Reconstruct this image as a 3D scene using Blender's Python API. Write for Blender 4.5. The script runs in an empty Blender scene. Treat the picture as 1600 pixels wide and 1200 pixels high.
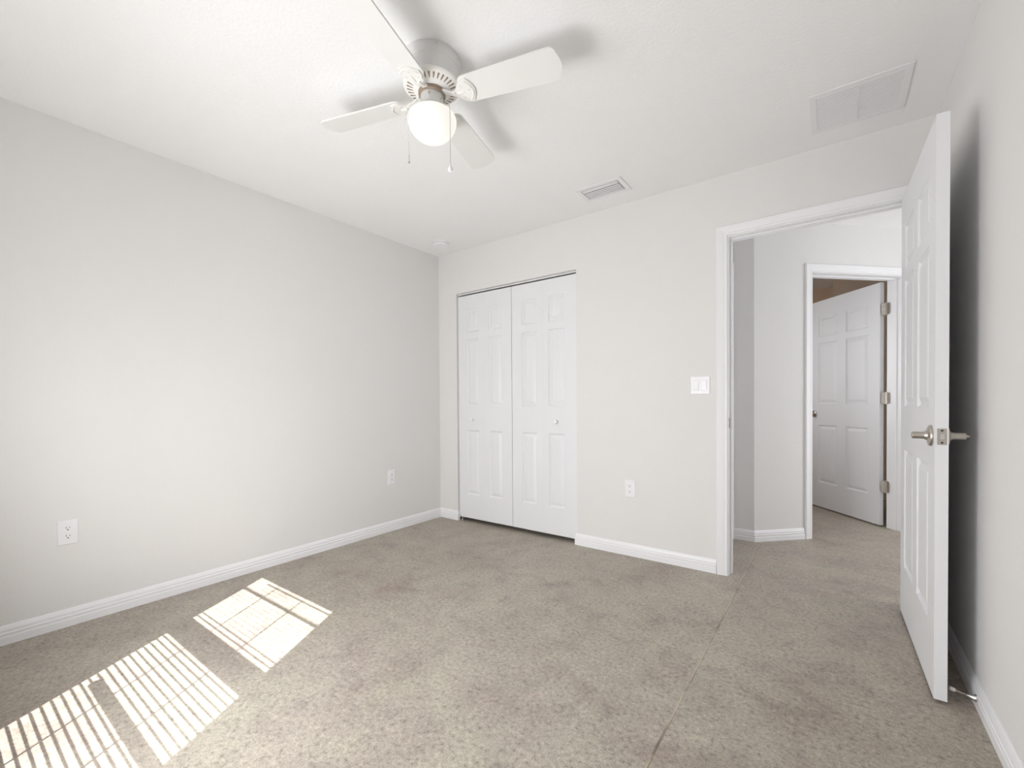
import bpy, math, random
from mathutils import Vector, Matrix

random.seed(7)
sc = bpy.context.scene
col = sc.collection
PI = math.pi

# ------------------------------------------------------------------ camera
F_PX, CX, CY, CZ = 685.159, 2.9905, -2.9319, 1.0636
YAW, PITCH, ROLL, SHIFT = 0.6321, -0.0122, -0.0068, 38.4772
cd = bpy.data.cameras.new('camera')
cam = bpy.data.objects.new('camera', cd)
col.objects.link(cam)
fw = Vector((-math.sin(YAW) * math.cos(PITCH), math.cos(YAW) * math.cos(PITCH), math.sin(PITCH)))
rt = fw.cross(Vector((0, 0, 1))).normalized()
up = rt.cross(fw)
r2 = rt * math.cos(ROLL) + up * math.sin(ROLL)
u2 = -rt * math.sin(ROLL) + up * math.cos(ROLL)
cam.matrix_world = Matrix(((r2.x, u2.x, -fw.x, CX), (r2.y, u2.y, -fw.y, CY), (r2.z, u2.z, -fw.z, CZ), (0, 0, 0, 1)))
cd.sensor_width = 36.0
cd.lens = 36.0 * F_PX / 1600.0
cd.shift_y = SHIFT / 1600.0
cd.clip_start = 0.02
sc.camera = cam

# ------------------------------------------------------------------ world, sun, daylight, exposure
w = bpy.data.worlds.new('sky')
sc.world = w
w.use_nodes = True
bg = w.node_tree.nodes['Background']
bg.inputs['Color'].default_value = (0.62, 0.78, 1.0, 1)
bg.inputs['Strength'].default_value = 1.2

SUN_DIR = Vector((-0.565, 1.0, -1.3)).normalized()
sd = bpy.data.lights.new('sun', 'SUN')
sd.energy = 14.5
sd.angle = math.radians(0.25)
sd.color = (1.0, 0.97, 0.93)
so = bpy.data.objects.new('sun', sd)
col.objects.link(so)
so.location = (2.5, -6, 6)
so.rotation_euler = SUN_DIR.to_track_quat('-Z', 'Y').to_euler()


def area(name, loc, direction, sx, sy, power, color, spread=180):
    d = bpy.data.lights.new(name, 'AREA')
    d.shape = 'RECTANGLE'
    d.size, d.size_y = sx, sy
    d.energy = power
    d.color = color
    d.spread = math.radians(spread)
    o = bpy.data.objects.new(name, d)
    col.objects.link(o)
    o.location = loc
    o.rotation_euler = Vector(direction).to_track_quat('-Z', 'Z').to_euler()
    return o


# daylight entering by the bedroom window, then added light for hall and far room
area('window_daylight', (1.425, -3.145, 0.98), (0.10, 1, 0.32), 0.84, 1.36, 44.5, (0.985, 0.993, 1.01))
area('window_skylight', (1.425, -3.144, 1.0), (0.3, 1, 0.0), 0.84, 1.4, 12.5, (0.985, 0.993, 1.01), 140)
area('hall_fill', (5.12, 1.0, 1.20), (-1, 0, -0.12), 1.3, 1.3, 18.5, (1.0, 0.985, 0.97))  # added area light at the unseen end of the hall

area('far_room_fill', (1.56, 1.75, 1.45), (1, 0.2, -0.05), 0.9, 1.1, 5.4, (1.0, 0.985, 0.97), 120)  # added area light, brightens the second door from an unseen side

vs = sc.view_settings
vs.view_transform = 'Standard'
vs.look = 'None'
vs.gamma = 1.0
vs.use_curve_mapping = False
vs.exposure = 0.0
cy = sc.cycles
cy.use_denoising = True
cy.max_bounces = 12
cy.diffuse_bounces = 8
cy.glossy_bounces = 4
cy.sample_clamp_indirect = 6.0


# ------------------------------------------------------------------ materials
def nt(name):
    m = bpy.data.materials.new(name)
    m.use_nodes = True
    t = m.node_tree
    return m, t, t.nodes['Principled BSDF']


def N(t, kind, **kw):
    n = t.nodes.new(kind)
    for k, v in kw.items():
        if k in n.inputs:
            n.inputs[k].default_value = v
        else:
            setattr(n, k, v)
    return n


def simple(name, c, rough=0.5, metal=0.0, spec=0.5, bump=0.0, bscale=80.0, coat=0.0, var=0.0):
    m, t, b = nt(name)
    b.inputs['Base Color'].default_value = (*c, 1)
    b.inputs['Roughness'].default_value = rough
    b.inputs['Metallic'].default_value = metal
    b.inputs['Specular IOR Level'].default_value = spec
    geo = N(t, 'ShaderNodeNewGeometry')
    if var:
        n = N(t, 'ShaderNodeTexNoise')
        n.inputs['Scale'].default_value = 6.0
        n.inputs['Detail'].default_value = 3.0
        t.links.new(geo.outputs['Position'], n.inputs['Vector'])
        r = N(t, 'ShaderNodeMapRange')
        r.inputs['To Min'].default_value = 1 - var
        r.inputs['To Max'].default_value = 1 + var
        t.links.new(n.outputs['Fac'], r.inputs['Value'])
        mx = N(t, 'ShaderNodeVectorMath', operation='SCALE')
        mx.inputs[0].default_value = c
        t.links.new(r.outputs['Result'], mx.inputs['Scale'])
        t.links.new(mx.outputs['Vector'], b.inputs['Base Color'])
    if bump:
        n = N(t, 'ShaderNodeTexNoise')
        n.inputs['Scale'].default_value = bscale
        n.inputs['Detail'].default_value = 3.0
        t.links.new(geo.outputs['Position'], n.inputs['Vector'])
        bp = N(t, 'ShaderNodeBump')
        bp.inputs['Strength'].default_value = bump
        bp.inputs['Distance'].default_value = 0.004
        t.links.new(n.outputs['Fac'], bp.inputs['Height'])
        t.links.new(bp.outputs['Normal'], b.inputs['Normal'])
    return m


M_WALL = simple('wall_paint', (0.772, 0.764, 0.754), 0.75, spec=0.25, bump=0.22, bscale=110, var=0.008)
M_CEIL = simple('ceiling_paint', (0.88, 0.88, 0.88), 0.85, spec=0.2, bump=0.55, bscale=75, var=0.01)
M_TRIM = simple('trim_paint', (0.86, 0.86, 0.875), 0.35, spec=0.4)
M_DOOR = simple('door_paint', (0.80, 0.805, 0.825), 0.42, spec=0.4, bump=0.03, bscale=60)
M_FAN = simple('fan_white', (0.82, 0.81, 0.785), 0.4, spec=0.4)
M_BLADE = simple('blade_white', (0.80, 0.80, 0.785), 0.55, spec=0.3, var=0.01)
M_HOUSE = simple('fan_housing_white', (0.70, 0.70, 0.69), 0.35, spec=0.5)
M_PLASTIC = simple('white_plastic', (0.85, 0.85, 0.87), 0.3, spec=0.5)
M_VENT = simple('vent_white', (0.82, 0.82, 0.83), 0.45, spec=0.4)
M_NICKEL = simple('satin_nickel', (0.55, 0.51, 0.46), 0.28, metal=1.0, bump=0.02, bscale=400)
M_STEEL = simple('bright_steel', (0.75, 0.75, 0.76), 0.2, metal=1.0)
M_DARK = simple('dark_slot', (0.03, 0.03, 0.03), 0.8)
M_SLOT = simple('grille_slot', (0.28, 0.22, 0.17), 0.8)
M_RUBBER = simple('grey_rubber', (0.72, 0.70, 0.69), 0.6)
M_GAP_SHADE = simple('gap_shade_dark', (0.13, 0.13, 0.135), 0.6)  # dark tone painted for the shade inside vent gaps
M_GAP_SHADE_LT = simple('gap_shade_light', (0.30, 0.30, 0.31), 0.6)  # lighter painted shade for the gaps of the supply register
M_SLAT = simple('blind_slat', (0.82, 0.82, 0.80), 0.45)
M_FAR = simple('far_room_paint', (0.76, 0.62, 0.49), 0.8, spec=0.2, bump=0.2, bscale=110)
M_ALU = simple('window_frame_white', (0.8, 0.8, 0.8), 0.4)


def floor_material():
    m, t, b = nt('stained_concrete')
    L = t.links.new
    geo = N(t, 'ShaderNodeNewGeometry')
    P = geo.outputs['Position']

    def noise(scale, detail=4.0, rough=0.6, dist=0.0):
        n = N(t, 'ShaderNodeTexNoise')
        n.inputs['Scale'].default_value = scale
        n.inputs['Detail'].default_value = detail
        n.inputs['Roughness'].default_value = rough
        n.inputs['Distortion'].default_value = dist
        L(P, n.inputs['Vector'])
        return n.outputs['Fac']

    def ramp(src, stops):
        r = N(t, 'ShaderNodeValToRGB')
        e = r.color_ramp.elements
        e[0].position, e[0].color = stops[0][0], (*stops[0][1], 1)
        e[1].position, e[1].color = stops[-1][0], (*stops[-1][1], 1)
        for p, c in stops[1:-1]:
            x = e.new(p)
            x.color = (*c, 1)
        L(src, r.inputs['Fac'])
        return r.outputs['Color']

    def mix(fac, a, c, mode='MIX'):
        x = N(t, 'ShaderNodeMix', data_type='RGBA', blend_type=mode)
        if isinstance(fac, float):
            x.inputs[0].default_value = fac
        else:
            L(fac, x.inputs[0])
        for s, v in ((x.inputs[6], a), (x.inputs[7], c)):
            if isinstance(v, tuple):
                s.default_value = (*v, 1)
            else:
                L(v, s)
        return x.outputs[2]

    base = ramp(noise(1.1, 6, 0.60, 0.5), [(0.30, (0.310, 0.258, 0.215)), (0.45, (0.380, 0.338, 0.288)), (0.58, (0.435, 0.394, 0.338)), (0.72, (0.475, 0.436, 0.366))])
    tint = ramp(noise(3.6, 5, 0.62, 0.5), [(0.32, (0.305, 0.242, 0.218)), (0.45, (0.390, 0.340, 0.292)), (0.58, (0.430, 0.396, 0.325)), (0.74, (0.455, 0.425, 0.320))])
    c = mix(0.50, base, tint)
    bl = ramp(noise(9, 7, 0.66, 0.4), [(0.30, (0.74, 0.73, 0.74)), (0.44, (0.95, 0.95, 0.95)), (0.56, (1.02, 1.02, 1.02)), (0.74, (1.16, 1.16, 1.12))])
    c = mix(0.85, c, bl, 'MULTIPLY')
    sp = ramp(noise(62, 5, 0.62, 0.2), [(0.32, (0.54, 0.52, 0.50)), (0.45, (0.93, 0.93, 0.93)), (0.56, (1.05, 1.05, 1.05)), (0.70, (1.36, 1.36, 1.34))])
    c = mix(0.80, c, sp, 'MULTIPLY')
    sp2 = ramp(noise(190, 3, 0.6), [(0.34, (0.70, 0.70, 0.70)), (0.5, (1, 1, 1)), (0.66, (1.24, 1.24, 1.22))])
    c = mix(0.70, c, sp2, 'MULTIPLY')
    # hairline cracks in patches
    vo = N(t, 'ShaderNodeTexVoronoi', feature='DISTANCE_TO_EDGE')
    vo.inputs['Scale'].default_value = 5.0
    vd = N(t, 'ShaderNodeVectorMath', operation='ADD')
    L(P, vd.inputs[0])
    nd = N(t, 'ShaderNodeTexNoise')
    nd.inputs['Scale'].default_value = 6.0
    nd.inputs['Detail'].default_value = 5.0
    L(P, nd.inputs['Vector'])
    nsc = N(t, 'ShaderNodeVectorMath', operation='SCALE')
    L(nd.outputs['Color'], nsc.inputs[0])
    nsc.inputs['Scale'].default_value = 0.35
    L(nsc.outputs['Vector'], vd.inputs[1])
    L(vd.outputs['Vector'], vo.inputs['Vector'])
    crack = ramp(vo.outputs['Distance'], [(0.0, (1, 1, 1)), (0.010, (0, 0, 0))])
    patch = ramp(noise(2.3, 3, 0.6), [(0.52, (0, 0, 0)), (0.62, (1, 1, 1))])
    cm = N(t, 'ShaderNodeMath', operation='MULTIPLY')
    L(crack, cm.inputs[0])
    L(patch, cm.inputs[1])
    cm2 = N(t, 'ShaderNodeMath', operation='MULTIPLY')
    L(cm.outputs[0], cm2.inputs[0])
    cm2.inputs[1].default_value = 0.20
    c = mix(cm2.outputs[0], c, (0.16, 0.14, 0.115))

    # saw-cut joints
    sep = N(t, 'ShaderNodeSeparateXYZ')
    L(P, sep.inputs[0])

    def math_(op, a, bv):
        n = N(t, 'ShaderNodeMath', operation=op)
        for i, v in enumerate((a, bv)):
            if v is None:
                continue
            if isinstance(v, float):
                n.inputs[i].default_value = v
            else:
                L(v, n.inputs[i])
        return n.outputs[0]

    wob = math_('MULTIPLY', math_('SUBTRACT', noise(30, 3), 0.5), 0.006)
    jx = math_('ABSOLUTE', math_('SUBTRACT', math_('ADD', sep.outputs[0], wob), 2.5525), None)
    jy = math_('ABSOLUTE', math_('SUBTRACT', math_('ADD', sep.outputs[1], wob), 0.465), None)
    gx = math_('LESS_THAN', jx, 0.0036)
    right = math_('GREATER_THAN', sep.outputs[0], 2.5525)
    gy = math_('MULTIPLY', math_('LESS_THAN', jy, 0.0046), right)
    gap = math_('MAXIMUM', gx, gy)
    jc = ramp(noise(3.5, 4, 0.6), [(0.36, (0.14, 0.118, 0.090)), (0.48, (0.46, 0.39, 0.30)), (0.7, (0.54, 0.475, 0.385))])
    c = mix(math_('MULTIPLY', gap, 0.85), c, jc)
    sx = math_('SUBTRACT', math_('ADD', sep.outputs[0], wob), 2.5525)
    side = math_('MULTIPLY', math_('GREATER_THAN', sx, 0.0026), math_('LESS_THAN', sx, 0.0052))
    dk = ramp(noise(5, 4, 0.6), [(0.40, (0.25, 0.25, 0.25)), (0.60, (0.8, 0.8, 0.8))])
    sd_ = N(t, 'ShaderNodeMath', operation='MULTIPLY')
    L(side, sd_.inputs[0])
    L(dk, sd_.inputs[1])
    c = mix(sd_.outputs[0], c, (0.13, 0.11, 0.085))
    L(c, b.inputs['Base Color'])
    rr = N(t, 'ShaderNodeMapRange')
    rr.inputs['To Min'].default_value = 0.36
    rr.inputs['To Max'].default_value = 0.60
    L(noise(9, 5), rr.inputs['Value'])
    L(rr.outputs['Result'], b.inputs['Roughness'])
    b.inputs['Specular IOR Level'].default_value = 0.35
    bp = N(t, 'ShaderNodeBump')
    bp.inputs['Strength'].default_value = 0.25
    bp.inputs['Distance'].default_value = 0.003
    h = math_('SUBTRACT', noise(60, 6, 0.7), math_('MULTIPLY', gap, 0.6))
    L(h, bp.inputs['Height'])
    L(bp.outputs['Normal'], b.inputs['Normal'])
    return m


M_FLOOR = floor_material()


def glass_material():
    m, t, b = nt('window_glass')
    out = t.nodes['Material Output']
    tr = N(t, 'ShaderNodeBsdfTransparent')
    gl = N(t, 'ShaderNodeBsdfGlossy', Roughness=0.02)
    mx = N(t, 'ShaderNodeMixShader')
    mx.inputs[0].default_value = 0.07
    t.links.new(tr.outputs[0], mx.inputs[1])
    t.links.new(gl.outputs[0], mx.inputs[2])
    t.links.new(mx.outputs[0], out.inputs['Surface'])
    return m


M_GLASS = glass_material()


def globe_material():
    m, t, b = nt('opal_globe')
    b.inputs['Base Color'].default_value = (0.48, 0.475, 0.46, 1)
    b.inputs['Roughness'].default_value = 0.15
    b.inputs['Emission Color'].default_value = (1.0, 0.95, 0.87, 1)
    b.inputs['Emission Strength'].default_value = 0.66
    return m


M_GLOBE = globe_material()


# ------------------------------------------------------------------ mesh helpers
class MB:
    def __init__(s):
        s.v, s.f, s.sm = [], [], []

    def add(s, verts, faces, T=None, smooth=False):
        o = len(s.v)
        for p in verts:
            p = Vector(p)
            s.v.append(tuple(T @ p) if T is not None else tuple(p))
        for f in faces:
            s.f.append([i + o for i in f])
            s.sm.append(smooth)
        return s

    def box(s, x0, x1, y0, y1, z0, z1, T=None, bev=0.0):
        if bev <= 0:
            vs_ = [(x, y, z) for z in (z0, z1) for y in (y0, y1) for x in (x0, x1)]
            fs = [(0, 2, 3, 1), (4, 5, 7, 6), (0, 1, 5, 4), (2, 6, 7, 3), (0, 4, 6, 2), (1, 3, 7, 5)]
            return s.add(vs_, fs, T)
        b = min(bev, (x1 - x0) / 2.01, (y1 - y0) / 2.01, (z1 - z0) / 2.01)
        vs_, idx = [], {}
        X, Y, Z = (x0, x1), (y0, y1), (z0, z1)
        for i in (0, 1):
            for j in (0, 1):
                for k in (0, 1):
                    sx, sy, sz = 1 - 2 * i, 1 - 2 * j, 1 - 2 * k
                    for a, p in (('x', (X[i], Y[j] + sy * b, Z[k] + sz * b)), ('y', (X[i] + sx * b, Y[j], Z[k] + sz * b)), ('z', (X[i] + sx * b, Y[j] + sy * b, Z[k]))):
                        idx[(a, i, j, k)] = len(vs_)
                        vs_.append(p)
        fs = []
        for i in (0, 1):
            fs.append([idx[('x', i, 0, 0)], idx[('x', i, 1, 0)], idx[('x', i, 1, 1)], idx[('x', i, 0, 1)]][::(1 if i else -1)])
            fs.append([idx[('y', 0, i, 0)], idx[('y', 1, i, 0)], idx[('y', 1, i, 1)], idx[('y', 0, i, 1)]][::(-1 if i else 1)])
            fs.append([idx[('z', 0, 0, i)], idx[('z', 1, 0, i)], idx[('z', 1, 1, i)], idx[('z', 0, 1, i)]][::(1 if i else -1)])
        for j in (0, 1):
            for k in (0, 1):
                fs.append([idx[('y', 0, j, k)], idx[('y', 1, j, k)], idx[('z', 1, j, k)], idx[('z', 0, j, k)]])
                fs.append([idx[('x', j, 0, k)], idx[('x', j, 1, k)], idx[('z', j, 1, k)], idx[('z', j, 0, k)]])
                fs.append([idx[('x', j, k, 0)], idx[('x', j, k, 1)], idx[('y', j, k, 1)], idx[('y', j, k, 0)]])
        for i in (0, 1):
            for j in (0, 1):
                for k in (0, 1):
                    fs.append([idx[('x', i, j, k)], idx[('y', i, j, k)], idx[('z', i, j, k)]])
        return s.add(vs_, fs, T)

    def lathe(s, prof, n=48, T=None, smooth=True):
        """prof: list of (r, z) turned about the local z axis"""
        vs_, fs = [], []
        for r, z in prof:
            for k in range(n):
                a = 2 * PI * k / n
                vs_.append((r * math.cos(a), r * math.sin(a), z))
        for i in range(len(prof) - 1):
            for k in range(n):
                k2 = (k + 1) % n
                fs.append((i * n + k, i * n + k2, (i + 1) * n + k2, (i + 1) * n + k))
        if prof[0][0] > 1e-5:
            fs.append(tuple(range(n))[::-1])
        if prof[-1][0] > 1e-5:
            fs.append(tuple((len(prof) - 1) * n + k for k in range(n)))
        return s.add(vs_, fs, T, smooth)

    def tube(s, pts, rad, n=10, smooth=True):
        pts = [Vector(p) for p in pts]
        rads = rad if isinstance(rad, (list, tuple)) else [rad] * len(pts)
        vs_, fs = [], []
        ref = Vector((0, 0, 1))
        for i, p in enumerate(pts):
            d = (pts[min(i + 1, len(pts) - 1)] - pts[max(i - 1, 0)]).normalized()
            if abs(d.dot(ref)) > 0.95:
                ref = Vector((1, 0, 0)) if abs(d.x) < 0.9 else Vector((0, 1, 0))
            a = d.cross(ref).normalized()
            b = d.cross(a).normalized()
            ref = b.cross(d) if False else ref
            for k in range(n):
                t = 2 * PI * k / n
                vs_.append(p + (a * math.cos(t) + b * math.sin(t)) * rads[i])
        for i in range(len(pts) - 1):
            for k in range(n):
                k2 = (k + 1) % n
                fs.append((i * n + k, i * n + k2, (i + 1) * n + k2, (i + 1) * n + k))
        fs.append(tuple(range(n))[::-1])
        fs.append(tuple((len(pts) - 1) * n + k for k in range(n)))
        return s.add(vs_, fs, None, smooth)

    def prism(s, outline, z0, z1, T=None, smooth=False):
        n = len(outline)
        vs_ = [(x, y, z0) for x, y in outline] + [(x, y, z1) for x, y in outline]
        fs = [tuple(range(n))[::-1], tuple(range(n, 2 * n))]
        s.add(vs_, fs, T)
        o = len(s.v) - 2 * n
        for k in range(n):
            k2 = (k + 1) % n
            s.f.append([o + k, o + k2, o + n + k2, o + n + k])
            s.sm.append(smooth)
        return s

    def build(s, name, mat, parent=None):
        me = bpy.data.meshes.new(name)
        me.from_pydata(s.v, [], s.f)
        me.materials.append(mat)
        import bmesh
        bm = bmesh.new()
        bm.from_mesh(me)
        bmesh.ops.remove_doubles(bm, verts=bm.verts, dist=1e-6) if False else None
        bmesh.ops.recalc_face_normals(bm, faces=bm.faces)
        bm.to_mesh(me)
        bm.free()
        for p, sm in zip(me.polygons, s.sm):
            p.use_smooth = sm
        if any(s.sm):
            try:
                me.set_sharp_from_angle(angle=math.radians(38))
            except Exception:
                pass
        o = bpy.data.objects.new(name, me)
        col.objects.link(o)
        if parent is not None:
            o.parent = parent
        return o


def tag(o, label, cat, group=None, kind=None):
    o['label'] = label
    o['category'] = cat
    if group:
        o['group'] = group
    if kind:
        o['kind'] = kind
    return o


def thing(name, loc, rz, label, cat, group=None, kind=None):
    o = bpy.data.objects.new(name, None)
    o.empty_display_size = 0.1
    col.objects.link(o)
    o.location = loc
    o.rotation_euler = (0, 0, rz)
    return tag(o, label, cat, group, kind)


def copy_tree(o, parent=None):
    c = o.copy()
    col.objects.link(c)
    c.parent = parent
    for ch in [x for x in bpy.data.objects if x.parent == o]:
        copy_tree(ch, c)
    return c


def frame(O, u, n):
    """local x -> u, local y -> n, local z -> up"""
    u, n = Vector(u).normalized(), Vector(n).normalized()
    return Matrix(((u.x, n.x, 0, O[0]), (u.y, n.y, 0, O[1]), (0, 0, 1, O[2]), (0, 0, 0, 1)))


# ------------------------------------------------------------------ room shell
H = 2.44
W = 3.4027
YR = -3.15          # inner face of the window wall
BT = 0.115          # thickness of the back wall
CL = (0.2222, 1.4427, 2.059)      # closet opening x0, x1, top
DR = (2.460, 3.320, 2.081)        # rough opening of the bedroom doorway
WN = (0.99, 1.86, 0.30, 2.12)     # window opening x0, x1, z0, z1


def wall_cells(xs, zs, holes):
    for i in range(len(xs) - 1):
        for j in range(len(zs) - 1):
            xm, zm = (xs[i] + xs[i + 1]) / 2, (zs[j] + zs[j + 1]) / 2
            if not any(h[0] < xm < h[1] and h[2] < zm < h[3] for h in holes):
                yield xs[i], xs[i + 1], zs[j], zs[j + 1]


def wall(name, label, O, u, n, length, thick, holes=(), mat=None, height=H):
    """wall face lies on the local x axis, its body goes to +n"""
    T = frame(O, u, n)
    xs = sorted({0.0, length} | {h[0] for h in holes} | {h[1] for h in holes})
    zs = sorted({0.0, height} | {h[2] for h in holes if h[2] > 0} | {h[3] for h in holes})
    m = MB()
    # one shell without inner seams: emit only faces that border air
    keep = set()
    for i in range(len(xs) - 1):
        for j in range(len(zs) - 1):
            xm, zm = (xs[i] + xs[i + 1]) / 2, (zs[j] + zs[j + 1]) / 2
            if not any(h[0] < xm < h[1] and h[2] < zm < h[3] for h in holes):
                keep.add((i, j))
    for i, j in keep:
        x0, x1, z0, z1 = xs[i], xs[i + 1], zs[j], zs[j + 1]
        m.add([(x0, 0, z0), (x1, 0, z0), (x1, 0, z1), (x0, 0, z1)], [(0, 1, 2, 3)], T)
        m.add([(x0, thick, z0), (x1, thick, z0), (x1, thick, z1), (x0, thick, z1)], [(3, 2, 1, 0)], T)
        if (i - 1, j) not in keep:
            m.add([(x0, 0, z0), (x0, thick, z0), (x0, thick, z1), (x0, 0, z1)], [(3, 2, 1, 0)], T)
        if (i + 1, j) not in keep:
            m.add([(x1, 0, z0), (x1, thick, z0), (x1, thick, z1), (x1, 0, z1)], [(0, 1, 2, 3)], T)
        if (i, j - 1) not in keep:
            m.add([(x0, 0, z0), (x1, 0, z0), (x1, thick, z0), (x0, thick, z0)], [(3, 2, 1, 0)], T)
        if (i, j + 1) not in keep:
            m.add([(x0, 0, z1), (x1, 0, z1), (x1, thick, z1), (x0, thick, z1)], [(0, 1, 2, 3)], T)
    # weld
    seen, remap, nv = {}, [], []
    for p in m.v:
        k = tuple(round(c, 5) for c in p)
        if k not in seen:
            seen[k] = len(nv)
            nv.append(p)
        remap.append(seen[k])
    m.v = nv
    m.f = [[remap[i] for i in f] for f in m.f]
    o = m.build(name, mat or M_WALL)
    return tag(o, label, 'wall', kind='structure')


fl = MB().box(-0.15, 5.5, -3.45, 3.9, -0.12, 0.0).build('floor', M_FLOOR)
tag(fl, 'mottled grey-brown stained concrete floor with saw-cut joints', 'floor', kind='structure')
ce = MB().box(-0.15, 5.5, -3.45, 3.9, H, H + 0.12).build('ceiling', M_CEIL)
tag(ce, 'white knockdown-textured ceiling with fan and air vents', 'ceiling', kind='structure')

wall('wall_left', 'plain greige wall at the left with two outlets', (0, -3.28, 0), (0, 1, 0), (-1, 0, 0), 4.2, 0.12)
wall('wall_back', 'greige wall facing the camera with closet and open doorway', (0, 0, 0), (1, 0, 0), (0, 1, 0), 5.2, BT,
     [(CL[0], CL[1], 0, CL[2]), (DR[0], DR[1], 0, DR[2])])
wall('wall_right', 'greige wall at the right, shaded behind the open door', (W, YR, 0), (0, 1, 0), (1, 0, 0), -YR, 0.12)
wall('wall_rear', 'greige window wall behind the viewer', (W, YR, 0), (-1, 0, 0), (0, -1, 0), W, 0.13,
     [(W - WN[1], W - WN[0], WN[2], WN[3])])
# closet inside
wall('wall_closet_back', 'inner back wall of the closet', (0, 0.76, 0), (1, 0, 0), (0, 1, 0), 1.62, 0.06)
wall('wall_closet_side', 'inner side wall of the closet', (1.56, BT, 0), (0, 1, 0), (1, 0, 0), 0.645, 0.06)
# hall
wall('wall_hall_end', 'short end wall of the hall with a closed door', (2.355, BT, 0), (0, 1, 0), (-1, 0, 0), 0.712, 0.10,
     [(0.0, 0.665, 0, 2.081)])
wall('wall_hall_stub', 'narrow greige hall wall left of the angled wall', (2.355, 0.827, 0), (1, 0, 0), (0, 1, 0), 0.154, 0.10)
DG = frame((2.509, 0.827, 0), (1, 1, 0), (-1, 1, 0))     # s along the angled wall, n into the far room
DT = 0.133
wall('wall_hall_angled', 'angled greige hall wall with the second doorway', (2.509, 0.827, 0), (1, 1, 0), (-1, 1, 0), 1.52, DT,
     [(0.476, 1.349, 0, 2.075)])
wall('wall_hall_far', 'greige hall wall right of the angled wall', (3.5838, 1.9018, 0), (1, 0, 0), (0, 1, 0), 1.6, 0.10)
wall('wall_hall_right', 'far right end wall of the hall with an added window', (5.18, BT, 0), (0, 1, 0), (1, 0, 0), 1.79, 0.10,
     [(0.24, 1.54, 0.55, 2.1)])
# far room
wall('wall_far_back', 'dim tan wall of the room beyond the second door', (2.985, 3.20, 0), (1, 0, 0), (0, 1, 0), 2.2, 0.1, mat=M_FAR)
wall('wall_far_nook', 'dim tan side wall in the room beyond the second door', (2.985, 3.30, 0), (0, 1, 0), (1, 0, 0), 0.35, 0.08, mat=M_FAR)
wall('wall_far_nook_back', 'shadowed far wall in the room beyond the second door', (1.5, 3.65, 0), (1, 0, 0), (0, 1, 0), 1.6, 0.1, mat=M_FAR)
wall('wall_far_left', 'dim left wall of the room beyond the second door', (1.5, 0.93, 0), (0, 1, 0), (-1, 0, 0), 2.8, 0.1, [(.32, 1.32, .85, 2.05)], mat=M_FAR)
wall('wall_far_right', 'dim right wall of the room beyond the second door', (5.18, 2.0, 0), (0, 1, 0), (1, 0, 0), 1.2, 0.1, mat=M_FAR)
wall('wall_far_near', 'inner wall of the far room behind the hall', (1.5, 0.93, 0), (1, 0, 0), (0, -1, 0), 0.76, 0.05, mat=M_FAR)

# ------------------------------------------------------------------ baseboards
BASE = [(0, 0), (.013, 0), (.0135, .034), (.0115, .037), (.0115, .043), (.0135, .046), (.0130, .052), (.0100, .055), (.0100, .061), (.0110, .064),
        (.0085, .072), (.0055, .080), (.003, .084), (0, .0845)]


def baseboard(name, label, pts, side):
    """pts: plan polyline on the wall face; side=+1: the room is left of the path"""
    pts = [Vector((p[0], p[1])) for p in pts]
    m = MB()
    vs_, k = [], len(BASE)
    for i, p in enumerate(pts):
        ns = []
        if i > 0:
            d = (p - pts[i - 1]).normalized()
            ns.append(Vector((-d.y, d.x)) * side)
        if i < len(pts) - 1:
            d = (pts[i + 1] - p).normalized()
            ns.append(Vector((-d.y, d.x)) * side)
        n = sum(ns, Vector((0, 0)))
        n = n / n.length
        n = n / max(0.2, n.dot(ns[0]))
        for d, z in BASE:
            vs_.append((p.x + n.x * d, p.y + n.y * d, z))
    fs = []
    for i in range(len(pts) - 1):
        for j in range(k - 1):
            fs.append((i * k + j, i * k + j + 1, (i + 1) * k + j + 1, (i + 1) * k + j))
    fs.append(tuple(range(k)))
    fs.append(tuple((len(pts) - 1) * k + j for j in range(k))[::-1])
    m.add(vs_, fs)
    return tag(m.build(name, M_TRIM), label, 'baseboard', kind='structure')


baseboard('baseboard_left', 'white moulded baseboard along the left wall', [(0, YR), (0, 0)], -1)
baseboard('baseboard_back', 'short white baseboard between the corner and the closet', [(0.0, 0), (CL[0] + .002, 0), (CL[0] + .002, 0.012)], -1)
baseboard('baseboard_back', 'white baseboard between closet and doorway', [(CL[1] - .002, 0.012), (CL[1] - .002, 0), (2.4095, 0)], -1)
baseboard('baseboard_right', 'white baseboard along the right wall behind the door', [(W, YR), (W, -0.02)], 1)
baseboard('baseboard_rear', 'white baseboard under the window wall', [(0.014, YR), (W - 0.014, YR)], 1)
baseboard('baseboard_hall', 'white baseboard wrapping the angled hall corner', [(2.372, 0.827), (2.509, 0.827), (2.509 + .424 / 2 ** .5, .827 + .424 / 2 ** .5)], -1)
baseboard('baseboard_hall', 'white baseboard right of the second doorway', [(2.509 + 1.40 / 2 ** .5, .827 + 1.40 / 2 ** .5), (3.5838, 1.9018), (5.17, 1.9018)], -1)
baseboard('baseboard_hall_near', 'white baseboard on the hall side of the bedroom wall', [(3.375, BT), (5.17, BT)], 1)

# ------------------------------------------------------------------ door casings and jambs
CAS = [(0, 0), (0, .0095), (.003, .0125), (.014, .0130), (.017, .0110), (.024, .0135), (.043, .0165), (.0565, .0180), (.0595, .0155), (.0595, 0)]


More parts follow.
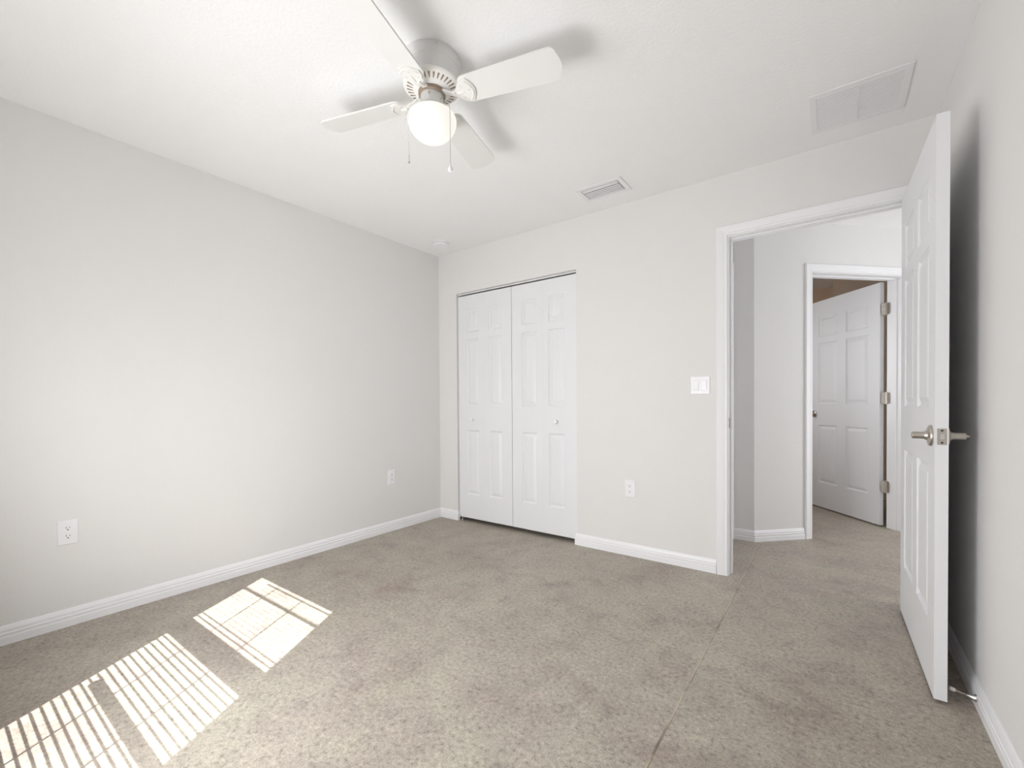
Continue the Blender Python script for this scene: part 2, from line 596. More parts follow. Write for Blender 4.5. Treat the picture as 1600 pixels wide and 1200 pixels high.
def casing_mesh(m, T, x0, x1, zt, face_y, out):
    """U-shaped mitred casing round x0..x1, head zt; face_y local wall face, out = +-1 local y direction"""
    k = len(CAS)
    st = []
    for cx, cz, sx, sz in ((x0, 0, -1, 0), (x0, zt, -1, 1), (x1, zt, 1, 1), (x1, 0, 1, 0)):
        for o, d in CAS:
            st.append((cx + sx * o, face_y + out * d, cz + sz * o))
    fs = []
    for i in range(3):
        for j in range(k - 1):
            fs.append((i * k + j, i * k + j + 1, (i + 1) * k + j + 1, (i + 1) * k + j))
    fs.append(tuple(range(k)))
    fs.append(tuple(3 * k + j for j in range(k))[::-1])
    m.add(st, fs, T)


def doorway(name, label, T, x0, x1, zt, thick, jt, stop_y, sides=(1, 1)):
    """x0,x1,zt: clear jamb opening"""
    root = thing(name, (0, 0, 0), 0, label, 'door frame', kind='structure')
    if sides[0]:
        c = MB()
        casing_mesh(c, T, x0 - .005, x1 + .005, zt + .005, -0.0003, -1)
        c.build('casing', M_TRIM, root)
    if sides[1]:
        c = MB()
        casing_mesh(c, T, x0 - .005, x1 + .005, zt + .005, thick + 0.0003, 1)
        c.build('casing', M_TRIM, root)
    j = MB()
    e = .0008
    j.box(x0 - jt, x0, -e, thick + e, 0, zt, T)
    j.box(x1, x1 + jt, -e, thick + e, 0, zt, T)
    j.box(x0 - jt, x1 + jt, -e, thick + e, zt, zt + jt, T)
    j.build('jamb', M_TRIM, root)
    s = MB()
    y0, y1 = stop_y
    s.box(x0, x0 + .011, y0, y1, 0, zt - .011, T, .002)
    s.box(x1 - .011, x1, y0, y1, 0, zt - .011, T, .002)
    s.box(x0, x1, y0, y1, zt - .011, zt, T, .002)
    s.build('door_stop_strip', M_TRIM, root)
    return root


T_BACK = frame((0, 0, 0), (1, 0, 0), (0, 1, 0))
fr1 = doorway('trim_1', 'white moulded frame round the open bedroom doorway', T_BACK, 2.478, 3.302, 2.0635, BT, .0175, (.037, .072))
st = MB()
st.box(2.4778, 2.4795, -.002, .030, .905, .965, None, .0006)
st.box(2.4740, 2.4785, -.0045, .004, .912, .958, None, .0015)
sp = st.build('strike_plate', M_NICKEL, fr1)
sp['label'] = 'satin nickel strike plate'
fr2 = doorway('trim_2', 'white moulded frame round the second doorway in the angled hall wall', DG, .494, 1.331, 2.0555, DT, .0175, (.055, .092))
T_END = frame((2.355, BT, 0), (0, 1, 0), (-1, 0, 0))
fr3 = doorway('trim_3', 'white door casing at the left end of the hall', T_END, 0.0185, 0.6465, 2.0635, 0.10, .0175, (.040, .060), (1, 0))
for o in [x for x in bpy.data.objects if x.parent == fr3 and x.name.startswith('casing')]:
    o.location = (0.0, 0.0, 0.0)


# ------------------------------------------------------------------ panel doors
def slab(m, w, h, t, cols, rows, T=None, back=True):
    """door slab, front face at y=0 looking to -y, back face at y=t"""
    xs = sorted({0, w} | {c for cc in cols for c in cc})
    zs = sorted({0, h} | {r for rr in rows for r in rr})
    # arris bevel
    b = .0015

    def face(y, sgn):
        for i in range(len(xs) - 1):
            for j in range(len(zs) - 1):
                x0, x1, z0, z1 = xs[i], xs[i + 1], zs[j], zs[j + 1]
                if (x0, x1) in cols and (z0, z1) in rows:
                    rings = [(0, 0), (.002, .0040), (.011, .0105), (.015, .0105), (.037, .0018), (.040, .0012)]
                    vs_, fs = [], []
                    for ins, dep in rings:
                        yy = y + sgn * dep
                        vs_ += [(x0 + ins, yy, z0 + ins), (x1 - ins, yy, z0 + ins), (x1 - ins, yy, z1 - ins), (x0 + ins, yy, z1 - ins)]
                    for r in range(len(rings) - 1):
                        for q in range(4):
                            q2 = (q + 1) % 4
                            fs.append((r * 4 + q, r * 4 + q2, r * 4 + 4 + q2, r * 4 + 4 + q))
                    e = (len(rings) - 1) * 4
                    fs.append((e, e + 1, e + 2, e + 3))
                    if sgn < 0:
                        fs = [f[::-1] for f in fs]
                    m.add(vs_, fs, T)
                else:
                    f = (0, 1, 2, 3) if sgn > 0 else (3, 2, 1, 0)
                    m.add([(x0, y, z0), (x1, y, z0), (x1, y, z1), (x0, y, z1)], [f], T)
    n0 = len(m.v)
    face(0, 1)
    if back:
        face(t, -1)
    else:
        m.add([(0, t, 0), (w, t, 0), (w, t, h), (0, t, h)], [(3, 2, 1, 0)], T)
    for a, c in (((0, 0), (w, 0)), ((w, 0), (w, h)), ((w, h), (0, h)), ((0, h), (0, 0))):
        # side faces split at the cuts so that they weld cleanly
        if a[1] == c[1]:
            seq = xs if c[0] > a[0] else xs[::-1]
            for p, q in zip(seq, seq[1:]):
                m.add([(p, 0, a[1]), (p, t, a[1]), (q, t, a[1]), (q, 0, a[1])], [(0, 1, 2, 3)], T)
        else:
            seq = zs if c[1] > a[1] else zs[::-1]
            for p, q in zip(seq, seq[1:]):
                m.add([(a[0], 0, p), (a[0], t, p), (a[0], t, q), (a[0], 0, q)], [(0, 1, 2, 3)], T)
    seen, remap, nv = {}, [], []
    for p in m.v:
        k = tuple(round(c, 5) for c in p)
        if k not in seen:
            seen[k] = len(nv)
            nv.append(p)
        remap.append(seen[k])
    m.v = nv
    m.f = [[remap[i] for i in f] for f in m.f]
    return m


ROWS = [(.245, .815), (1.025, 1.625), (1.685, 1.885)]


def hinge(root, x, y, z, da, db, mat=M_NICKEL):
    """leafs lie along directions da, db from the pin at x,y"""
    hg = MB()
    hg.tube([(x, y, z - .050), (x, y, z + .050)], .0062, 12)
    hg.tube([(x, y, z + .050), (x, y, z + .055)], [.0075, .004], 12)
    hg.tube([(x, y, z - .050), (x, y, z - .055)], [.0075, .004], 12)
    for d in (da, db):
        d = Vector(d).normalized()
        n = Vector((-d.y, d.x))
        T = Matrix(((d.x, n.x, 0, x), (d.y, n.y, 0, y), (0, 0, 1, z), (0, 0, 0, 1)))
        # rounded-corner leaf
        L_, hh, r = .036, .049, .010
        out = [(0, -hh), (L_ - r, -hh)]
        out += [(L_ - r + r * math.sin(a), -hh + r - r * math.cos(a)) for a in (PI / 6, PI / 3, PI / 2)]
        out += [(L_ - r + r * math.cos(a), hh - r + r * math.sin(a)) for a in (0, PI / 6, PI / 3, PI / 2)]
        out += [(0, hh)]
        vs_ = [(a, yy, c) for yy in (-.0012, .0012) for a, c in out]
        k = len(out)
        fs = [tuple(range(k)), tuple(range(k, 2 * k))[::-1]] + [(i, (i + 1) % k, k + (i + 1) % k, k + i) for i in range(k)]
        hg.add(vs_, fs, T)
    h = hg.build('hinge', mat, root)
    for d in (da, db):
        d = Vector(d).normalized()
        n = Vector((-d.y, d.x, 0))
        for dz in (-.034, 0, .034):
            c = Vector((x, y)) + d * (.020 if dz else .027)
            a = Vector((c.x, c.y, z + dz))
            MB().tube([a - n * .0017, a + n * .0017], .0036, 8).build('screw', M_STEEL, h)
    return h


def knob_lathe(prof, T, m, n=32):
    m.lathe(prof, n, T)


# bedroom door, swung open against the right wall; local x from the hinge along the slab, front face = y 0
DW = .813
door = thing('door_1', (3.3015, -0.0015, 0.012), math.radians(-90 + 0.9), 'white six-panel bedroom door standing open beside the right wall', 'door', kind='structure')
# local frame: +x runs to the camera along the slab, +y points to the right wall
COLS = [(.115, .3565), (.4565, .698)]
m = slab(MB(), DW, 2.045, .035, COLS, ROWS)
# room-facing side is at local y=-0.035
dl = m.build('door_slab', M_DOOR, door)
dl.location = (0.004, -0.036, 0)


def lever(root, x, z, y, sgn, toward):
    """satin lever on a round rose; sgn: outward local y direction, toward: local x direction of the lever"""
    R = Matrix.Rotation(PI / 2 * (-1 if sgn > 0 else 1), 4, 'X')
    T = Matrix.Translation((x, y, z)) @ R
    h = MB()
    h.lathe([(.0385, 0), (.0385, .003), (.036, .0075), (.030, .010), (.0175, .0125), (.0150, .017), (.0128, .022), (.0122, .050), (.0112, .0530), (.0090, .0535), (.0088, .0515)], 40, T)
    pts, rr = [], []
    for d, yy in ((.004, .040), (.016, .041), (.030, .040), (.055, .037), (.080, .033), (.098, .028), (.104, .025)):
        pts.append((x + toward * d, y + sgn * yy, z))
        rr.append(.0098 - .035 * max(0, d - .02) * .9)
    h.tube(pts, rr, 16)
    if sgn > 0:
        h.lathe([(.0045, .0510), (.0045, .0600), (.0020, .0635), (.0001, .0637)], 16, T)
    return h.build('door_handle', M_NICKEL, root)


ZH = .925
hx = DW - .060 + .004
lever(door, hx, ZH, -0.036, -1, -1)
lever(door, hx, ZH, -0.001, 1, -1)
lp = MB()
lp.box(DW + .0035, DW + .0052, -.0305, -.0055, ZH - .0285, ZH + .0285, None, .0006)
lpo = lp.build('latch_plate', M_NICKEL, door)
bo_ = MB()
bo_.add([(DW + .005, -.0245, ZH - .009), (DW + .005, -.0115, ZH - .009), (DW + .005, -.0115, ZH + .009), (DW + .005, -.0245, ZH + .009),
        (DW + .014, -.0245, ZH - .009), (DW + .0065, -.0115, ZH - .009), (DW + .0065, -.0115, ZH + .009), (DW + .014, -.0245, ZH + .009)],
       [(0, 1, 2, 3), (4, 7, 6, 5), (0, 4, 5, 1), (3, 2, 6, 7), (0, 3, 7, 4), (1, 5, 6, 2)])
bo_.build('latch_bolt', M_STEEL, lpo)
for dz in (-.021, .021):
    sw = MB()
    sw.tube([(DW + .0050, -.018, ZH + dz), (DW + .0062, -.018, ZH + dz)], .0035, 10)
    sw.build('screw', M_DARK, lpo)
for z in (.25, 1.02, 1.83):
    hinge(door, 0.0, 0.0035, z, (1, -0.02), (0.02, -1))

# second door, opening away through the angled doorway
hp = DG @ Vector((1.3255, .149, 0))
dd = Vector((-.624, .781)).normalized()
ang = math.atan2(dd.y, dd.x)
door2 = thing('door_2', (hp.x, hp.y, 0.012), ang, 'white six-panel door seen ajar through the hall doorway', 'door', kind='structure')
# local +x away from the hinge; the side seen from the bedroom is local +y
m = slab(MB(), DW, 2.045, .035, COLS, ROWS)
d2 = m.build('door_slab', M_DOOR, door2)
d2.location = (0.028, -0.014, 0)
kb = MB()
for sgn, y in ((1, .021), (-1, -.014)):
    R = Matrix.Rotation(PI / 2 * (-1 if sgn > 0 else 1), 4, 'X')
    kb.lathe([(.032, 0), (.032, .003), (.028, .007), (.013, .010), (.011, .030), (.020, .036), (.027, .046), (.027, .054), (.020, .062), (.0001, .065)], 32,
             Matrix.Translation((DW - .060 + .028, y, ZH)) @ R)
kb.build('door_knob', M_NICKEL, door2)
for z in (.331, 1.074, 1.818):
    # leaf on the slab edge and leaf on the jamb
    inv = Matrix.Rotation(-ang, 4, 'Z')
    s_dir = inv @ Vector((.7071, .7071, 0))
    jd = inv @ Vector((.7071, -.7071, 0))
    def sn(a, b):
        v = inv @ (DG.to_3x3() @ Vector((a, b, 0)))
        return v.x, v.y
    px, py = sn(1.336 - 1.3255, .146 - .149)
    hinge(door2, px, py, z, sn(-.030, .024), sn(-.38, -1))

# closed door at the end of the hall
door3 = thing('door_3', (2.355 - .075, BT + .0205, 0.012), PI / 2, 'white closed door at the left end of the hall', 'door', kind='structure')
m = slab(MB(), .624, 2.045, .03, [(.1, .262), (.362, .524)], ROWS, back=False)
m.build('door_slab', M_DOOR, door3).location = (0, -0.014, 0)

# ------------------------------------------------------------------ closet bifold doors
LW = 1.2 / 4
BZ = .033
BH = 2.000


def bifold(name, label, x0, flip):
    root = thing(name, (x0, 0.0185, BZ), 0, label, 'closet door', kind='structure')
    for i in range(2):
        outer = (i == 0) != flip
        cols = [(.100, .245)] if i == 0 else [(LW - .0015 - .245, LW - .0015 - .100)]
        rows = [(.215, .792), (1.005, 1.608), (1.668, 1.870)]
        m = slab(MB(), LW + .0002, BH, .030, cols, rows, back=False)
        lf = m.build('door_leaf', M_DOOR, root)
        lf.location = (i * (LW + .0008), 0, 0)
        if outer:
            kx = (cols[0][0] + cols[0][1]) / 2
            k = MB()
            k.lathe([(.011, 0), (.0085, .004), (.0075, .012), (.013, .016), (.0165, .022), (.0155, .028), (.010, .032), (.0001, .033)], 28,
                    Matrix.Translation((kx, 0.0, .885)) @ Matrix.Rotation(PI / 2, 4, 'X'))
            k.build('knob', M_PLASTIC, lf)
    p = MB()
    xx = 0.02 if not flip else 2 * LW - .02
    p.tube([(xx, .015, BH), (xx, .015, BH + .010)], .005, 10)
    p.tube([(xx, .015, 0), (xx, .015, -.030)], .005, 10)
    p.build('pivot_pin', M_STEEL, root)
    return root


bifold('door_4', 'left white bifold closet door with round knob', .2275, False)
bifold('door_5', 'right white bifold closet door with round knob', .2275 + 2 * LW + .0055, True)
tk = MB()
x0, x1 = CL[0] + .001, CL[1] - .001
tk.box(x0, x1, .026, .0275, 2.0465, 2.0585)
tk.box(x0, x1, .026, .044, 2.0572, 2.0588)
tko = tk.build('trim_4', M_PLASTIC)
tag(tko, 'white metal bifold track under the closet header', 'door track', kind='structure')
for i, xx in enumerate((.245, 1.418)):
    b = MB()
    b.box(xx - .016, xx + .022, .020, .052, .0, .003)
    b.box(xx - .0165, xx - .0145, .020, .052, .0, .022)
    bo = b.build('floor_bracket', M_STEEL)
    tag(bo, ['small metal pivot bracket on the floor at the left closet jamb', 'small metal pivot bracket on the floor at the right closet jamb'][i], 'bracket')

# ------------------------------------------------------------------ window with blinds, behind the viewer
win = thing('window_1', (0, 0, 0), 0, 'white single-hung bedroom window letting in the sun', 'window', kind='structure')
f = MB()
X0, X1, Z0, Z1 = 1.028, 1.828, WN[2] + .03, 2.083
f.box(WN[0], X0, -3.28, -3.22, WN[2], WN[3])
f.box(X1, WN[1], -3.28, -3.22, WN[2], WN[3])
f.box(X0, X1, -3.28, -3.22, WN[2], Z0)
f.box(X0, X1, -3.28, -3.22, Z1, WN[3])
f.build('window_frame', M_ALU, win)
f = MB()
f.box(X0, X1, -3.28, -3.22, 1.3455, 1.4235)
f.build('meeting_rail', M_ALU, win)
f = MB()
f.box(1.10, X1, -3.262, -3.248, 0.918, 0.950)
f.box(1.16, X1, -3.256, -3.250, 2.008, 2.018)
f.box(X0, X1, -3.258, -3.248, 1.872, 1.890)
f.build('muntin_shadow_bars', M_ALU, win)  # unseen bars added to cast dark bands across the sun patches
f = MB()
f.box(X0, X1, -3.252, -3.249, Z0, Z1)
f.build('pane', M_GLASS, win)

blind = thing('window_blind', (0, -3.18, 0), 0, 'white horizontal slat blind in the window behind the viewer', 'blind')
hb = MB().box(.998, 1.852, -.028, .028, 2.075, 2.118, None, .003)
hb.build('headrail', M_SLAT, blind)
sl = MB()
pitch = .0362
z = 2.062
while z > .36:
    upper = z > 1.45
    tilt = math.atan(1.3) - math.radians(1.2 if upper else 7.5)
    c, s_ = math.cos(tilt), math.sin(tilt)
    hw = .0235
    T = Matrix(((1, 0, 0, 0), (0, c, s_, 0), (0, -s_, c, z), (0, 0, 0, 1)))
    sl.box(1.006, 1.844, -hw, hw, -.0007, .0007, T)
    z -= pitch
slo = sl.build('slats', M_SLAT, blind)
cd_ = MB()
for xc in (1.228, 1.508):
    for y in (-.020, .020):
        x = xc - .565 * y
        cd_.box(x - .0042, x + .0042, y - .0006, y + .0006, .36, 2.076)
cd_.build('ladder_cord', M_SLAT, blind)
MBr = MB().box(1.006, 1.844, -.022, .022, .335, .352, None, .003)
MBr.build('bottom_rail', M_SLAT, blind)

added_win2 = thing('added_window_2', (0, 0, 0), 0, 'added unseen white framed window that lights the hall from its far end', 'window', kind='structure')  # unseen window added as a light source for the hall
f = MB()
for y0, y1, z0, z1 in ((.355, .395, .55, 2.1), (1.615, 1.655, .55, 2.1), (.395, 1.615, .55, .59), (.395, 1.615, 2.06, 2.1), (.395, 1.615, 1.30, 1.34)):
    f.box(5.20, 5.25, y0, y1, z0, z1)
f.build('window_frame', M_ALU, added_win2)
MB().box(5.222, 5.226, .395, 1.615, .59, 2.06).build('pane', M_GLASS, added_win2)

added_win3 = thing('added_window_3', (0, 0, 0), 0, 'added unseen white framed window in the left wall of the far room', 'window', kind='structure')  # window made up to go with the far room's added light
f = MB()
for y0, y1, z0, z1 in ((1.25, 1.29, .85, 2.05), (2.21, 2.25, .85, 2.05), (1.29, 2.21, .85, .89), (1.29, 2.21, 2.01, 2.05), (1.29, 2.21, 1.43, 1.47)):
    f.box(1.43, 1.48, y0, y1, z0, z1)
f.build('window_frame', M_ALU, added_win3)
MB().box(1.452, 1.456, 1.29, 2.21, .89, 2.01).build('pane', M_GLASS, added_win3)

# ------------------------------------------------------------------ ceiling fan
FC = (1.685, -1.680)
fan = thing('ceiling_fan', (FC[0], FC[1], H), 0, 'white four-blade ceiling fan with a lit opal globe', 'ceiling fan')


def zl(z):
    return z - H


m = MB()
m.lathe([(.1135, zl(2.4398)), (.1145, zl(2.437)), (.1145, zl(2.4045)), (.1125, zl(2.4015)), (.1095, zl(2.399)), (.1095, zl(2.346)), (.1095, zl(2.345))], 72)
hs = m.build('motor_housing', M_HOUSE, fan)
for a in (2.0, 4.1, -0.6, .9):
    scw = MB()
    ca, sa = math.cos(a), math.sin(a)
    scw.tube([(.114 * ca, .114 * sa, zl(2.428)), (.1165 * ca, .1165 * sa, zl(2.428))], .0032, 10)
    scw.build('screw', M_STEEL, hs)
m = MB()
m.lathe([(.1085, zl(2.3455)), (.1120, zl(2.3440)), (.1135, zl(2.3400)), (.1115, zl(2.3350)), (.1060, zl(2.3315)), (.0640, zl(2.3200)), (.0560, zl(2.3170)), (.0400, zl(2.3170))], 72)
gr = m.build('vent_ring', M_FAN, fan)
s2 = MB()
NS = 32
for i in range(NS):
    a = 2 * PI * (i + .5) / NS
    slope = math.atan2(2.3315 - 2.3200, .1060 - .0640)
    out = []
    for q in range(9):
        t = -PI / 2 + PI * q / 8
        out.append((.0095 + .0040 * math.cos(t), .0040 * math.sin(t)))
    for q in range(5):
        t = PI / 2 + PI * q / 4
        out.append((-.0105 + .0018 * math.cos(t), .0018 * math.sin(t)))
    rc = .0865
    zc = 2.3200 + (rc - .0640) * math.tan(slope) - .0002
    T = Matrix.Rotation(a, 4, 'Z') @ Matrix.Translation((rc, 0, zl(zc))) @ Matrix.Rotation(-slope, 4, 'Y')
    s2.prism(out, -.0006, .0006, T)
s2.build('vent_slots', M_SLOT, gr)
m = MB()
m.lathe([(.052, zl(2.3172)), (.054, zl(2.314)), (.054, zl(2.303)), (.050, zl(2.300)), (.046, zl(2.2995))], 56)
m.build('flywheel', M_SLOT, fan)
m = MB()
m.lathe([(.0445, zl(2.306)), (.0455, zl(2.304)), (.0455, zl(2.262)), (.0470, zl(2.257)), (.0560, zl(2.250)), (.0590, zl(2.247)), (.0590, zl(2.238)), (.0560, zl(2.236))], 56)
ft = m.build('switch_housing', M_HOUSE, fan)
for a in (-1.0, 1.1, 3.2):
    m = MB()
    ca, sa = math.cos(a), math.sin(a)
    m.tube([(.0455 * ca, .0455 * sa, zl(2.285)), (.0485 * ca, .0485 * sa, zl(2.285))], .0036, 10)
    m.build('screw', M_NICKEL, ft)
m = MB()
prof = [(.0565, 2.240), (.0600, 2.236), (.0740, 2.2325), (.0860, 2.2260), (.0940, 2.2160), (.0975, 2.2040), (.0965, 2.1920), (.0920, 2.1780), (.0850, 2.1640),
        (.0750, 2.1505), (.0620, 2.1390), (.0470, 2.1300), (.0310, 2.1240), (.0150, 2.1212), (.0001, 2.1205)]
m.lathe([(r, zl(z)) for r, z in prof], 64)
gl = m.build('lamp_globe', M_GLOBE, fan)
gl['label'] = 'lit opal glass globe'

ZB, RB, TH0, PT = 2.2929, .5335, .2764, -.2237


def blade_outline():
    r0, w0, w1 = .128, .1120, .1300
    pts = []
    c = .030
    for q in range(6):                          # root corner, -side
        t = PI + PI / 2 * q / 5
        pts.append((r0 + c + c * math.cos(t), -w0 / 2 + c + c * math.sin(t)))
    c2 = .022
    for q in range(6):
        t = -PI / 2 + PI / 2 * q / 5
        pts.append((RB - .012 - c2 + c2 * math.cos(t), -w1 / 2 + c2 + c2 * math.sin(t)))
    for q in range(1, 8):                       # softly bowed tip
        y = -w1 / 2 + c2 + (w1 - 2 * c2) * q / 8
        pts.append((RB - .012 + .012 * math.cos((y / (w1 / 2 - c2)) * PI / 2), y))
    for q in range(6):
        t = PI / 2 * q / 5
        pts.append((RB - .012 - c2 + c2 * math.cos(t), w1 / 2 - c2 + c2 * math.sin(t)))
    for q in range(6):
        t = PI / 2 + PI / 2 * q / 5
        pts.append((r0 + c + c * math.cos(t), w0 / 2 - c + c * math.sin(t)))
    return pts


def iron_mesh():
    m = MB()
    # scalloped pad under the blade, in the blade's tilted frame
    T = Matrix.Translation((0, 0, zl(ZB))) @ Matrix.Rotation(PT, 4, 'X')
    out = []
    prof = [(.098, .010), (.112, .014), (.122, .026), (.134, .040), (.150, .047), (.168, .0475)]
    out += [(x, -y) for x, y in prof]
    for q in range(1, 10):
        t = -1 + 2 * q / 10
        out.append((.168 + .022 * math.cos(t * PI / 2), .0475 * t))
    out += [(x, y) for x, y in prof[::-1]]
    m.prism(out, -.0105, -.0035, T)
    # raised crescent rib along the outer edge
    rib = []
    for q in range(0, 13):
        t = -1 + 2 * q / 12
        rib.append(T @ Vector((.160 + .022 * math.cos(t * PI / 2), .041 * t, -.0115)))
    m.tube(rib, .0032, 8)
    rib = [T @ Vector((.118 + .030 * q / 6, 0.0, -.0108)) for q in range(7)]
    m.tube(rib, [.005, .0055, .005, .0045, .004, .003, .002], 8)
    # cranked arm from the flywheel
    arm = []
    for q in range(11):
        t = q / 10
        r = .045 + .063 * t
        z = 2.3085 - .0235 * (3 * t * t - 2 * t * t * t)
        arm.append(Vector((r, 0, zl(z))))
    vs_, fs = [], []
    for i, p in enumerate(arm):
        hw = .013 - .004 * math.sin(PI * i / 10)
        th = .0040
        for sy, sz in ((-1, -1), (1, -1), (1, 1), (-1, 1)):
            vs_.append((p.x, sy * hw, p.z + sz * th))
    for i in range(10):
        for q in range(4):
            q2 = (q + 1) % 4
            fs.append((i * 4 + q, i * 4 + q2, i * 4 + 4 + q2, i * 4 + 4 + q))
    fs += [(0, 1, 2, 3), (40, 43, 42, 41)]
    m.add(vs_, fs)
    return m


bm_ = MB()
T = Matrix.Translation((0, 0, zl(ZB))) @ Matrix.Rotation(PT, 4, 'X')
bm_.prism(blade_outline(), -.0032, .0032, T)
blade = bm_.build('fan_blade', M_BLADE, fan)
iron = iron_mesh().build('blade_iron', M_FAN, blade)
for x, y in ((.138, -.025), (.138, .025), (.165, 0.0)):
    a = T @ Vector((x, y, -.0103))
    b = T @ Vector((x, y, -.0122))
    MB().tube([a, b], .0040, 10).build('blade_screw', M_FAN, blade)
blade.rotation_euler = (0, 0, TH0)
for k in (1, 2, 3):
    c = copy_tree(blade, fan)
    c.rotation_euler = (0, 0, TH0 + k * PI / 2)


def chain(lat, ztop, zend, fob):
    rgt = Vector((math.cos(YAW), math.sin(YAW), 0))
    tow = Vector((math.sin(YAW), -math.cos(YAW), 0))
    d = (rgt * lat + tow * .062)
    dn = d.normalized()
    pts = [dn * .044 + Vector((0, 0, zl(ztop))), dn * .060 + Vector((0, 0, zl(ztop) - .001)), dn * .080 + Vector((0, 0, zl(2.2400))),
           dn * .0965 + Vector((0, 0, zl(2.2260))), dn * .1015 + Vector((0, 0, zl(2.2080))), dn * .1015 + Vector((0, 0, zl(zend)))]
    m = MB()
    m.tube(pts, .0011, 6)
    o = m.build('pull_chain', M_NICKEL if fob else M_STEEL, fan)
    b = MB()
    T = Matrix.Translation(dn * .1015 + Vector((0, 0, zl(zend))))
    if fob:
        b.lathe([(.0015, .002), (.0035, -.002), (.0040, -.006), (.0085, -.016), (.0100, -.023), (.0085, -.030), (.0001, -.033)][::1], 20, T)
        b.build('pull_fob', M_PLASTIC, o)
    else:
        b.lathe([(.0012, .004), (.0030, .002), (.0030, -.018), (.0042, -.024), (.0030, -.028), (.0001, -.029)], 14, T)
        b.build('pull_bell', M_STEEL, o)


chain(-.0800, 2.272, 2.030, False)
chain(.0800, 2.272, 1.998, True)

# ------------------------------------------------------------------ ceiling vents and smoke alarm
vr = thing('return_air_grille', (3.0785, -.3455, H), 0, 'large square white return-air grille on the ceiling above the doorway', 'air vent')
A, B, bw = .1790, .1745, .027
m = MB()
for x0, x1, y0, y1 in ((-A, A, -B, -B + bw), (-A, A, B - bw, B), (-A, -A + bw, -B + bw, B - bw), (A - bw, A, -B + bw, B - bw)):
    m.box(x0, x1, y0, y1, -.006, -.0002, None, .0015)
m.build('frame', M_VENT, vr)
m = MB()
m.box(-.0035, .0035, -B + bw, B - bw, -.0065, -.0005)
m.build('divider', M_VENT, vr)
m = MB()
n = 18
for i in range(n):
    y = -B + bw + (2 * (B - bw)) * (i + .5) / n
    T = Matrix.Translation((0, y, -.0040)) @ Matrix.Rotation(math.radians(-14), 4, 'X')
    for sx in (-1, 1):
        xa, xb = sorted((sx * .0035, sx * (A - bw)))
        m.box(xa, xb, -.0050, .0050, -.0005, .0005, T)
m.build('louvres', M_VENT, vr)
MB().box(-A + bw, A - bw, -B + bw, B - bw, -.0009, -.0002).build('duct_shade_sheet', M_GAP_SHADE, vr)  # flat dark sheet stands for the shaded duct

vsu = thing('supply_air_register', (1.789, -.278, H), 0, 'small white supply-air register on the ceiling near the back wall', 'air vent')
A, B, bw = .1540, .1000, .030
m = MB()
for x0, x1, y0, y1 in ((-A, A, -B, -B + bw), (-A, A, B - bw, B), (-A, -A + bw, -B + bw, B - bw), (A - bw, A, -B + bw, B - bw)):
    m.box(x0, x1, y0, y1, -.007, -.0002, None, .002)
m.build('frame', M_VENT, vsu)
MB().box(-A + bw, A - bw, -B + bw, B - bw, -.0009, -.0002).build('duct_shade_sheet', M_GAP_SHADE_LT, vsu)  # sheet with the shade behind the louvres put into its colour
for i, (yc, hw, ang_) in enumerate(((-.0495, .0172, 2), (-.0165, .0094, 5), (.0065, .0092, 5), (.0293, .0092, 5), (.0520, .0092, 5))):
    m = MB()
    T = Matrix.Translation((0, yc, -.0060)) @ Matrix.Rotation(math.radians(ang_), 4, 'X')
    m.box(-A + bw + .004, A - bw - .004, -hw, hw, -.0007, .0007, T)
    m.build('louvre', M_VENT, vsu)

sm = thing('smoke_detector', (.283, -.245, H), 0, 'small round white smoke detector on the ceiling by the left corner', 'smoke detector')
m = MB()
m.lathe([(.069, -.0002), (.070, -.003), (.069, -.009), (.0655, -.0105)], 48)
m.build('mounting_base', M_PLASTIC, sm)
m = MB()
m.lathe([(.0590, -.0104), (.0590, -.0135)], 48)
m.build('vent_gap', M_GAP_SHADE, sm)
m = MB()
m.lathe([(.0640, -.0135), (.0645, -.018), (.060, -.026), (.045, -.0315), (.020, -.034), (.0001, -.0345)], 48)
m.build('cover', M_PLASTIC, sm)


# ------------------------------------------------------------------ outlets and switch (local x across, z up, front to -y)
def plate(m, hw, hh, t=.0055):
    rings = [(0, 0), (.0005, -t * .45), (.004, -t), (.006, -t)]
    vs_, fs = [], []
    for ins, y in rings:
        vs_ += [(-hw + ins, y, -hh + ins), (hw - ins, y, -hh + ins), (hw - ins, y, hh - ins), (-hw + ins, y, hh - ins)]
    for r in range(len(rings) - 1):
        for q in range(4):
            q2 = (q + 1) % 4
            fs.append((r * 4 + q, r * 4 + q2, r * 4 + 4 + q2, r * 4 + 4 + q))
    fs.append((12, 13, 14, 15))
    fs.append((3, 2, 1, 0))
    m.add(vs_, fs)


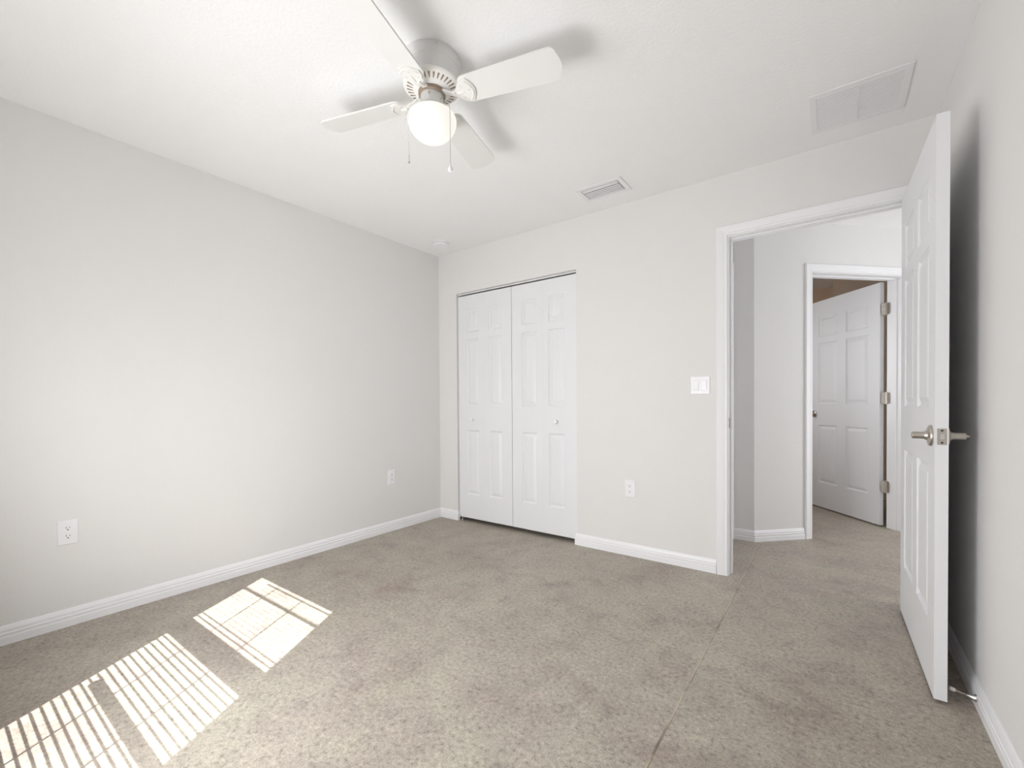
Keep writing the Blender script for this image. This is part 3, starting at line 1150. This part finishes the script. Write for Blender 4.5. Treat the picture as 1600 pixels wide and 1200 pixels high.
def outlet(loc, rz, label, W_=.0370, H_=.0595):
    o = thing('wall_outlet', loc, rz, label, 'outlet', 'white duplex outlets')
    m = MB()
    plate(m, W_, H_)
    m.build('cover_plate', M_PLASTIC, o)
    for s_ in (-1, 1):
        c = .0196 * s_
        m = MB()
        out = []
        for q in range(24):
            t = 2 * PI * q / 24
            out.append((.0172 * math.cos(t), max(-.0140, min(.0140, .0172 * math.sin(t)))))
        T = Matrix.Translation((0, -.0055, c)) @ Matrix.Rotation(PI / 2, 4, 'X')
        m.prism(out, 0, .0022, T)
        r = m.build('receptacle', M_PLASTIC, o)
        MB().box(-.0072, -.0052, -.0080, -.0076, c + .0005, c + .0085).build('slot', M_DARK, r)
        MB().box(.0052, .0070, -.0080, -.0076, c + .0012, c + .0080).build('slot', M_DARK, r)
        MB().tube([(0, -.0076, c - .0062), (0, -.0080, c - .0062)], .0028, 12).build('ground_hole', M_DARK, r)
    m = MB()
    m.tube([(0, -.0055, 0), (0, -.0065, 0)], .0028, 12)
    m.build('screw', M_PLASTIC, o)
    return o


outlet((0, -2.498, .4535), PI / 2, 'white duplex outlet on the left wall above the striped sun patches')
outlet((0, -.568, .451), PI / 2, 'white duplex outlet on the left wall near the far corner')
outlet((1.8555, 0, .4650), 0, 'white duplex outlet on the back wall between closet and doorway')

swi = thing('light_switch', (2.3155, 0, 1.1685), 0, 'white double rocker switch beside the open doorway', 'light switch')
m = MB()
plate(m, .0585, .0570, .006)
m.build('cover_plate', M_PLASTIC, swi)
for i, xx in enumerate((-.023, .023)):
    m = MB()
    m.box(xx - .0170, xx + .0170, -.0066, -.0058, -.0335, .0335)
    bz = m.build('rocker_bezel', M_VENT, swi)
    t = math.radians(3.2 if i else -3.2)
    T = Matrix.Translation((xx, -.0074, 0)) @ Matrix.Rotation(t, 4, 'X')
    m = MB()
    m.box(-.0150, .0150, -.0022, .0012, -.0310, .0310, T, .0012)
    m.build('rocker', M_PLASTIC, swi)
for xx in (-.023, .023):
    for zz in (-.047, .047):
        m = MB()
        m.tube([(xx, -.0058, zz), (xx, -.0068, zz)], .0026, 10)
        m.build('screw', M_VENT, swi)

# ------------------------------------------------------------------ rigid door stop on the right baseboard
ds = thing('door_stop', (W - .0135, -.790, .040), 0, 'thin metal door stop on the right baseboard touching the open door', 'door stop')
m = MB()
m.tube([(.0005, 0, 0), (-.002, 0, 0), (-.006, 0, .0004), (-.020, 0, .0022), (-.024, 0, .0028)], [.0125, .0125, .0100, .0050, .0036], 20)
m.build('base', M_STEEL, ds)
m = MB()
m.tube([(-.020, 0, .0022), (-.057, 0, .0095)], .0027, 12)
m.build('rod', M_NICKEL, ds)
m = MB()
m.tube([(-.052, 0, .0085), (-.054, 0, .009), (-.0650, 0, .0111), (-.0665, 0, .0114)], [.0050, .0065, .0065, .0050], 16)
m.build('rubber_tip', M_RUBBER, ds)
